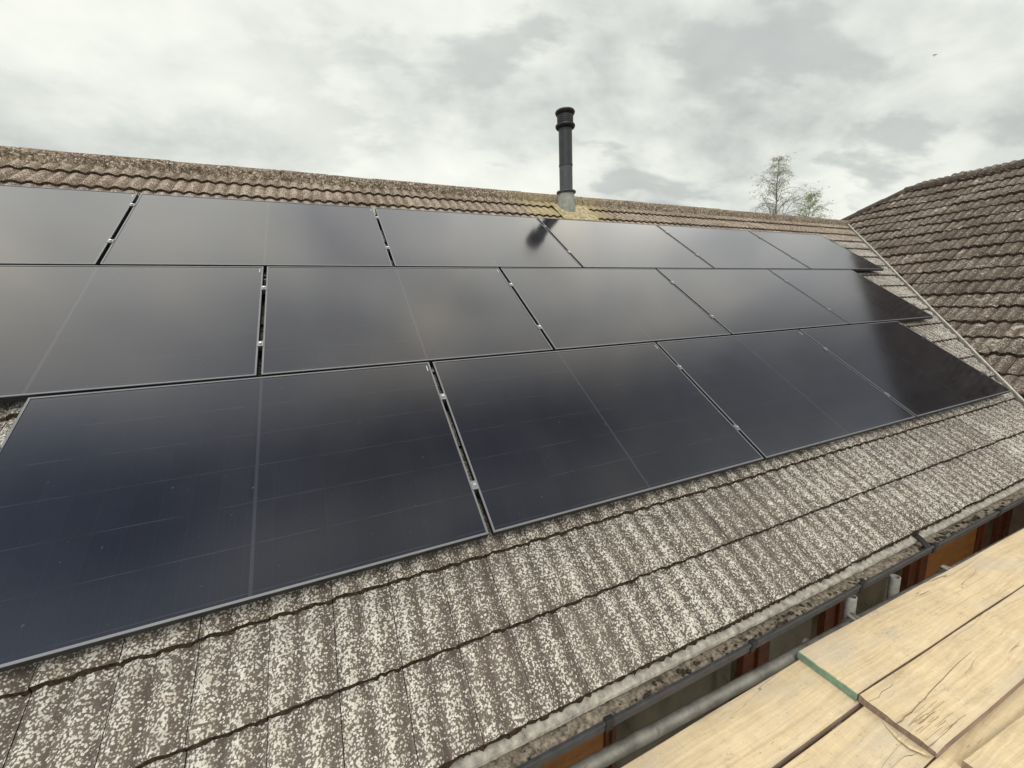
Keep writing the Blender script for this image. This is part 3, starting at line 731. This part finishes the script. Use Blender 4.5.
for i in range(nu): a = i * (nv + 1); fs_.append((a, a + nv + 1, b_ + a + nv + 1, b_ + a))
q.add(vs_, fs_); fpart('flashing', q, fm)

# ------------------------------------------------------------------ solar panels
def panel_meshes():
    t = 0.032; fr = 0.0085; W_, H_ = PWID, PHT
    q = MB()
    # top lip ring (material 0) and outer walls (material 1)
    def ringbox(x0, y0, x1, y1):
        q.box((x0, y0, -0.004), (x1, y1, 0.0), mi=0)
        q.box((x0 + .0004, y0 + .0004, -t), (x1 - .0004, y1 - .0004, -0.004), mi=1)
    ringbox(0, 0, W_, fr); ringbox(0, H_ - fr, W_, H_); ringbox(0, fr, fr, H_ - fr); ringbox(W_ - fr, fr, W_, H_ - fr)
    frame = q.mesh('frame', [M_FRAME, M_FRAMEB])
    q = MB(); q.box((fr, fr, -0.009), (W_ - fr, H_ - fr, -0.0022)); glass = q.mesh('glass', M_PV)
    q = MB(); q.box((W_ - 0.023, H_ - 0.072, -0.00219), (W_ - 0.018, H_ - 0.030, -0.0016)); stick = q.mesh('serial_label', M_STICK)
    return frame, glass, stick
pf, pg, ps = panel_meshes()
ROWS = (('bottom', 5.686, 0.0, 4), ('middle', 6.535, 1.1185, 5), ('top', 7.39, 2.2385, 6))
LAB = {
    ('bottom', 0): 'big blue-black solar panel nearest the camera, left end of the bottom row',
    ('bottom', 1): 'black solar panel second from the left in the bottom row',
    ('bottom', 2): 'black solar panel third from the left in the bottom row',
    ('bottom', 3): 'black solar panel at the right end of the bottom row, mostly black beside the valley',
    ('middle', 0): 'grey-sheened solar panel at the left end of the middle row, cut by the photo edge',
    ('middle', 1): 'solar panel second from the left in the middle row',
    ('middle', 2): 'solar panel at the centre of the five in the middle row',
    ('middle', 3): 'solar panel fourth from the left in the middle row, next to its right-hand end panel',
    ('middle', 4): 'solar panel at the right end of the middle row',
    ('top', 0): 'pale grey solar panel at the left end of the top row',
    ('top', 1): 'solar panel second from the left in the top row under the ridge',
    ('top', 2): 'solar panel in the top row that mirrors the cowl of the flue',
    ('top', 3): 'solar panel just below and right of the flue in the top row',
    ('top', 4): 'solar panel second from the right in the top row',
    ('top', 5): 'smallest-looking pale solar panel at the far right end of the top row',
}
ORD = ('first', 'second', 'third', 'fourth', 'fifth', 'sixth')
GRP = 'solar panels mounted in three rows on the tiled roof'
PITCH = PWID + PGAP
for rn, ur, v0, cnt in ROWS:
    for i in range(cnt):
        u = ur - PWID - (cnt - 1 - i) * PITCH
        jit = random.Random(i * 7 + cnt)
        t = thing('solar_panel', LAB[(rn, i)], 'solar panel', F(u, v0, 0), (PT + jit.uniform(-.0012, .0012), jit.uniform(-.001, .001), 0), GRP)
        link('frame', pf, t); link('glass', pg, t); link('serial_label', ps, t)

# rails and clamps
q = MB(); q.box((-.02, -0.03, -0.075), (.02, 0.015, -0.0405)); hook_me = q.mesh('roof_hook', M_FRAMEB)
def rail(u0, u1, v, lab):
    q = MB(); q.box((0, -0.02, -0.04), (u1 - u0, 0.02, 0.0))
    t = thing('mounting_rail', lab, 'rail', F(u0, v, -0.0335), (PT, 0, 0), 'rails under the solar panels')
    link('rail_bar', q.mesh('rail_bar', M_FRAMEB), t)
    k = 0.25
    while k < u1 - u0: link('roof_hook', hook_me, t, (k, 0, 0)); k += 0.9
FV = {'bottom': (0.215, 0.735), 'middle': (0.228, 0.748), 'top': (0.265, 0.79)}
q = MB(); sec_ = [(-0.0145, 0.0005), (-0.0145, 0.0040), (0.0145, 0.0040), (0.0145, 0.0005), (0.0095, 0.0003), (0.0095, -0.032), (-0.0095, -0.032), (-0.0095, 0.0003)]
q.add([(x, y, z) for y in (-0.022, 0.022) for x, z in sec_], [(i, (i + 1) % 8, 8 + (i + 1) % 8, 8 + i) for i in range(8)] + [tuple(range(7, -1, -1)), tuple(range(8, 16))])
c_body = q.mesh('clamp_body', M_CLAMP)
q = MB(); q.tube((0, 0, 0.0046), (0, 0, 0.0115), 0.0068, n=12); c_bolt = q.mesh('bolt', M_STEEL, 40)
def clamp(u, v, lab):
    t = thing('panel_clamp', lab, 'clamp', F(u, v, 0), (PT, 0, 0), 'silver clamps holding the solar panels')
    link('clamp_body', c_body, t); link('bolt', c_bolt, t)
for rn, ur, v0, cnt in ROWS:
    left = ur - cnt * PITCH
    for k, fv in enumerate(FV[rn]):
        rail(left - 0.03, ur + 0.045, v0 + fv * PHT, ('lower' if k == 0 else 'upper') + ' black metal rail under the ' + rn + ' row of solar panels')
        for i in range(cnt - 1):
            clamp(ur - PWID - (cnt - 2 - i) * PITCH - PGAP / 2, v0 + fv * PHT,
                  ('lower' if k == 0 else 'upper') + ' silver clamp between the %s and %s panels of the %s row' % (ORD[i], ORD[i + 1], rn))
        clamp(ur + PGAP / 2, v0 + fv * PHT, ('lower' if k == 0 else 'upper') + ' silver clamp at the right end of the ' + rn + ' row')
        if rn == 'bottom': clamp(left + PGAP / 2, v0 + fv * PHT, ('lower' if k == 0 else 'upper') + ' silver clamp at the left end of the bottom row')

# ------------------------------------------------------------------ scaffold
ZB = 2.262; ZL = 2.229
YAW = R(-1.1)
sc = thing('scaffold', 'grey galvanised tube scaffold frame standing between the eaves and the boards', 'scaffold', (2.0, -0.5, 0))
SB = Vector((2.0, -0.5, 0))
def spart(name, q, m, parent=None, sm=40): return part(name, q, m, parent or sc, sm, None if parent else SB)
def yl(x): return -0.470 - (x - 0.3) * math.tan(R(1.55)) * 1.0
q = MB(); q.tube((-2.4, yl(-2.4), 2.196), (5.3, yl(5.3), 2.196), 0.0242, inner=0.0202, n=28); spart('ledger', q, M_GALV)
q = MB(); q.tube((-2.4, -1.72, 2.17), (5.3, -1.76, 2.17), 0.0242, inner=0.0202, n=28); spart('ledger', q, M_GALV)
for xx, yy, zt in ((2.335, -0.450, 2.262), (2.765, -0.452, 2.235), (-1.9, -0.41, 2.25), (5.0, -0.53, 2.25)):
    q = MB(); q.tube((xx, yy, 0.03), (xx, yy, zt), 0.0242, inner=0.0195, n=28); st = spart('standard', q, M_SPLASH)
    q = MB(); q.box((xx - .075, yy - .075, 0.005), (xx + .075, yy + .075, 0.0295)); spart('base_plate', q, M_GALV, st)
for xx in (-1.9, 2.3, 5.0):
    q = MB(); q.tube((xx, -1.80, 0.03), (xx, -1.80, 3.3), 0.0242, inner=0.0195, n=24); st = spart('standard', q, M_GALV)
    q = MB(); q.box((xx - .075, -1.875, 0.005), (xx + .075, -1.725, 0.0295)); spart('base_plate', q, M_GALV, st)
for xx in (-1.2, 0.15, 1.95, 2.43, 3.45, 4.55):
    q = MB(); yy0 = yl(xx) + 0.06 if xx < 2.4 else yl(xx) + 0.012
    q.tube((xx, yy0, 2.146), (xx, -1.82, 2.146), 0.0242, inner=0.0202, n=24); spart('transom', q, M_GALV)
for xx in (2.215, 3.10, 4.35):                                    # couplers showing just above the ledger
    q = MB(); yy = yl(xx)
    q.tube((xx - .028, yy, 2.196), (xx + .028, yy, 2.196), 0.0335, n=20)
    q.tube((xx - .012, yy - .03, 2.228), (xx - .012, yy + .02, 2.240), 0.011, n=10); q.box((xx + .004, yy - .028, 2.222), (xx + .028, yy + .024, 2.240), bev=.004)
    spart('coupler', q, M_GALV)

# boards: origin at the inner left corner of the top face, length along +X
def board_mesh(L, seed, wl_=0.225, rag_left=0.0, worn=False):
    rz = random.Random(seed); nx = max(8, int(L / 0.06)); ny = 10; th = 0.032; ch = 0.003
    top = []
    def edge_left(t): return rz.uniform(0, rag_left) if rag_left else 0.0
    offs = [edge_left(j) for j in range(ny + 1)]
    q = MB(); cs = []
    for j in range(ny + 1): cs.append((-(wl_) * j / ny))
    sec = [(0.0, -th), (0.0, -ch)] + [(-ch, 0.0)] + [(c, 0.0) for c in cs[1:-1]] + [(-wl_ + ch, 0.0), (-wl_, -ch), (-wl_, -th)]
    N = len(sec); cup = rz.uniform(-.0025, .0025); bow = rz.uniform(-.003, .003); vs_ = []
    if worn: cup = bow = 0.0
    for i in range(nx + 1):
        xx = L * i / nx
        wob = 0.0018 * math.sin(xx * 2.3 + seed) + 0.001 * math.sin(xx * 7 + seed)
        for k, (y, z) in enumerate(sec):
            e = 0.0; dz = 0.0
            if rag_left and i == 0: e = rz.uniform(0, rag_left) * (1.6 if z < -.014 else 1)
            if worn:
                dd = math.hypot(max(xx, 0), (y + wl_) * 1.0)
                if dd < 0.05 and z > -.014: dz -= 0.010 * (1 - dd / 0.05)
                if xx < 0.12 and abs(y + 0.115) < 0.012 and z > -.014: dz -= 0.006 * (1 - xx / .12)
            tt = (y / wl_ + .5) * 2
            vs_.append((xx + e, y + wob, z + cup * (tt * tt - 1) * (1 if z > -.014 else 1) + bow * math.sin(math.pi * xx / L) * .3 + dz + (rz.uniform(-.0006, .0006) if z > -.014 else 0)))
    fs_ = []; mi = []
    for i in range(nx):
        for k in range(N):
            a, b = i * N + k, i * N + (k + 1) % N
            fs_.append((a, b, b + N, a + N)); mi.append(1 if k in (0, N - 2) else 0)
    q.add(vs_, fs_); q.mi = mi
    q.add([vs_[k] for k in range(N)], [tuple(range(N - 1, -1, -1))], 1)
    q.add([vs_[nx * N + k] for k in range(N)], [tuple(range(N))], 1)
    return q.mesh('scaffold_board', [M_BOARD, M_BOARDE], 35)
BG = 'timber boards laid on the scaffold'
def board(x, y, z, L, seed, lab, yaw=YAW, **kw):
    t = thing('scaffold_board', lab, 'board', (x, y, z), (0, 0, yaw), BG)
    link('plank', board_mesh(L, seed, **kw), t)
    return t
tn = math.tan(-YAW)
b1 = board(1.738, -0.543, ZB, 3.65, 1, 'pale scaffold board with a green painted end, lapped over another beside the gutter')
b2 = board(1.732, -0.773, ZB, 3.65, 2, 'split scaffold board with a ragged splintered end, next to the green-ended board', wl_=0.228, rag_left=0.011, worn=True)
b3 = board(1.775, -1.047, ZB - 0.002, 3.6, 3, 'scaffold board in the bottom right corner, apart from the split board by a narrow gap', yaw=R(-3.2))
l1 = board(-2.0, -0.548 + 4.2 * 0.0, ZL, 4.4, 4, 'lower scaffold board running along the grey tube at the bottom of the photo', yaw=R(0.0))
l2 = board(-2.0, -0.784, ZL, 4.4, 5, 'lower scaffold board passing beneath the splintered end of the split board', yaw=R(-0.1), wl_=0.203)
l3 = board(-2.0, -0.990, ZL, 4.6, 6, 'lower scaffold board seen in the gap beside the split board', yaw=R(-0.15))
board(-2.0, -1.222, ZL, 4.5, 8, 'lower scaffold board under the photographer, outside the bottom edge', yaw=R(-0.1))
board(-2.0, -1.455, ZL, 4.5, 9, 'outermost lower scaffold board, outside the bottom edge', yaw=R(-0.1))
q = MB(); q.box((-0.0025, -0.2245, -0.0315), (-0.0002, -0.0005, -0.001)); q.box((-0.0025, -0.2245, 0.0009), (0.004, -0.0005, 0.0018)); q.box((-0.0025, -0.2245, -0.001), (-0.0002, -0.0005, 0.0009))
link('green_end_band', q.mesh('green_end_band', M_GREEN), b1)
# the long split and the torn grain at the end of the split board
def sliver(path, w, name, m, parent):
    q = MB(); rz = random.Random(len(path)); vs_ = []; n_ = len(path)
    for k, (x, y) in enumerate(path):
        ww = w * math.sin(math.pi * (k + .25) / (n_ - .4)) ** .6 * rz.uniform(.6, 1.2) if k < n_ - 1 else .0002
        vs_ += [(x, y - ww, 0.0010), (x, y + ww, 0.0010), (x, y, -0.004)]
    q.add(vs_, [(k * 3 + i, k * 3 + (i + 1) % 3, (k + 1) * 3 + (i + 1) % 3, (k + 1) * 3 + i) for k in range(n_ - 1) for i in range(3)])
    return link(name, q.mesh(name, m), parent)
M_SPLIT = simple('split_shadow', (0.25, 0.175, 0.115), 1.0, var=0.6, scale=120)
sliver([(0.002, -.118), (.03, -.121), (.06, -.117), (.10, -.119), (.13, -.116), (.17, -.113), (.21, -.112), (.26, -.106), (.32, -.102), (.38, -.099), (.45, -.093), (.55, -.087), (.66, -.084)], .0016, 'split', M_SPLIT, b2)
M_TEAR = simple('torn_grain', (0.34, 0.25, 0.165), 1.0, var=0.4, scale=120)
rz_ = random.Random(77)
for k in range(22):
    x = rz_.uniform(0.0, .14); y = rz_.uniform(-.215, -.125); L = rz_.uniform(.04, .13)
    mt_ = M_SPLIT if k % 3 == 0 else M_TEAR
    sliver([(x, y), (x + L * .3, y + rz_.uniform(-.001, .001)), (x + L * .7, y + rz_.uniform(-.0015, .0015)), (x + L, y + rz_.uniform(-.002, .002))], rz_.uniform(.0002, .0006), 'grain_tear', mt_, b2)
sliver([(.01, -.030), (.06, -.036), (.10, -.028), (.15, -.031), (.19, -.026)], .0008, 'split', M_SPLIT, b2)
# peeled sliver on the lower board
q = MB(); pts = [(3.735, -0.058, 0.002), (3.72, -0.085, 0.003), (3.705, -0.12, 0.005), (3.70, -0.155, 0.008), (3.715, -0.19, 0.010), (3.735, -0.205, 0.006)]
wds = (0.001, 0.006, 0.009, 0.009, 0.006, 0.001); vs_ = []
for (x, y, z), w in zip(pts, wds): vs_ += [(x - w, y, z), (x, y - .002, z + .006 * w / .009), (x + w, y, z - .001), (x, y, z - .003)]
q.add(vs_, [(k * 4 + i, k * 4 + (i + 1) % 4, (k + 1) * 4 + (i + 1) % 4, (k + 1) * 4 + i) for k in range(5) for i in range(4)])
link('peeled_sliver', q.mesh('peeled_sliver', M_BOARD, 40), l2)

# ------------------------------------------------------------------ trees behind the ridge
def tree(loc, H, lab, seed, leafm, spread, nlimb, leaf, top_sharp, leaf_n, droop):
    rz = random.Random(seed); t = thing('birch_tree' if seed == 31 else 'young_tree', lab, 'tree', loc)
    q = MB(); pts = []
    p = Vector((0, 0, 0)); n = 14
    for k in range(n + 1):
        pts.append(p.copy()); p += Vector((rz.uniform(-.05, .05), rz.uniform(-.05, .05), H / n))
    rad = lambda f: 0.10 * (1 - f) ** 0.9 * H / 10 + 0.005
    for k in range(n): q.tube(pts[k], pts[k + 1], rad(k / n), rad((k + 1) / n), n=8)
    tr = MB(); lv = MB(); twigs = []
    for i in range(nlimb):
        f = 0.50 + 0.49 * (i + rz.random()) / nlimb
        k = min(n - 1, int(f * n)); b = pts[k].lerp(pts[k + 1], f * n - k)
        an = i * 2.4 + rz.uniform(-.5, .5); L = (spread * (1 - f) ** top_sharp + 0.30) * rz.uniform(.45, 1.15)
        el = rz.uniform(.25, 1.05)
        d_ = Vector((math.cos(an) * math.cos(el), math.sin(an) * math.cos(el), math.sin(el)))
        prev = b; m = 8; r0 = min(rad(f) * .30 + .002, .013)
        for s in range(m):
            d_ = (d_ + Vector((rz.uniform(-.22, .22), rz.uniform(-.22, .22), -droop * rz.uniform(.3, 1.5) * (s / m) + .04))).normalized()
            nx_ = prev + d_ * (L / m)
            tr.tube(prev, nx_, r0 * (1 - s / m) + .0025, r0 * (1 - (s + 1) / m) + .0025, n=5, cap=False)
            if s > 0:
                for _ in range(3):
                    td = (d_ * .7 + Vector((rz.uniform(-.9, .9), rz.uniform(-.9, .9), rz.uniform(-1.0, .5) - droop * .5))).normalized()
                    te = nx_ + td * rz.uniform(.12, .55); tr.tube(nx_, te, .0022, .0012, n=4, cap=False); twigs.append((nx_, te))
            prev = nx_
    for _ in range(leaf_n):
        a, b = rz.choice(twigs); c = a.lerp(b, rz.random() ** .7) + Vector((rz.uniform(-.07, .07), rz.uniform(-.07, .07), rz.uniform(-.10, .05)))
        x_ = Vector((rz.uniform(-1, 1), rz.uniform(-1, 1), rz.uniform(-1, .6))).normalized(); y_ = x_.orthogonal().normalized(); s = leaf * rz.uniform(.6, 1.3)
        lv.add([c - x_ * s, c + y_ * s * .45, c + x_ * s, c - y_ * s * .45], [(0, 1, 2, 3)])
    trunk = link('trunk', q.mesh('trunk', M_BARK, 60), t); link('limbs', tr.mesh('limbs', M_BARK, 60), trunk)
    link('crown', lv.mesh('crown', leafm), t)
tree((26.1, 16.0, 0), 12.35, 'tall sparse birch top with drooping twigs showing above the ridge right of the flue', 31, M_LEAF, 10.0, 125, .055, 1.12, 2700, .62)
tree((30.3, 16.6, 0), 10.75, 'smaller yellow-green tree top beside the birch, next to the valley end of the ridge', 32, M_LEAF2, 6.0, 80, .062, .95, 3000, .12)

# ------------------------------------------------------------------ bird
bl = Vector((100.8, 40.0, 44.4)) ; cl_ = Vector((0, -1.463, 3.801)); bl = cl_ + (bl - cl_) * 1.0
bird = thing('bird', 'tiny dark bird flying in the cloudy sky at upper right', 'bird', bl, (0, 0.5, 0.8))
q = MB(); rings = [(0, .01), (.05, .035), (.14, .05), (.25, .04), (.34, .012)]; vs_ = []
for x, r in rings:
    for i in range(8): vs_.append((x - .15, math.cos(i * math.pi / 4) * r, math.sin(i * math.pi / 4) * r))
q.add(vs_, [(k * 8 + i, k * 8 + (i + 1) % 8, (k + 1) * 8 + (i + 1) % 8, (k + 1) * 8 + i) for k in range(4) for i in range(8)])
q.add([(.19, -.02, 0), (.30, -.06, 0.005), (.30, .06, 0.005), (.19, .02, 0), (.19, 0, -.008)], [(0, 1, 2, 3), (0, 4, 1), (1, 4, 2), (2, 4, 3), (3, 4, 0)])
for s in (-1, 1):
    q.add([(-.08, s * .03, .02), (.06, s * .03, .02), (.05, s * .22, .10), (-.05, s * .22, .11), (.09, s * .42, .06), (0, s * .03, .0), (0.02, s * .22, .09)],
          [(0, 1, 2, 3), (3, 2, 4), (0, 5, 1), (1, 5, 6, 2), (0, 3, 6, 5), (3, 4, 6), (2, 6, 4)])
link('body', q.mesh('body', M_BIRD, 50), bird)
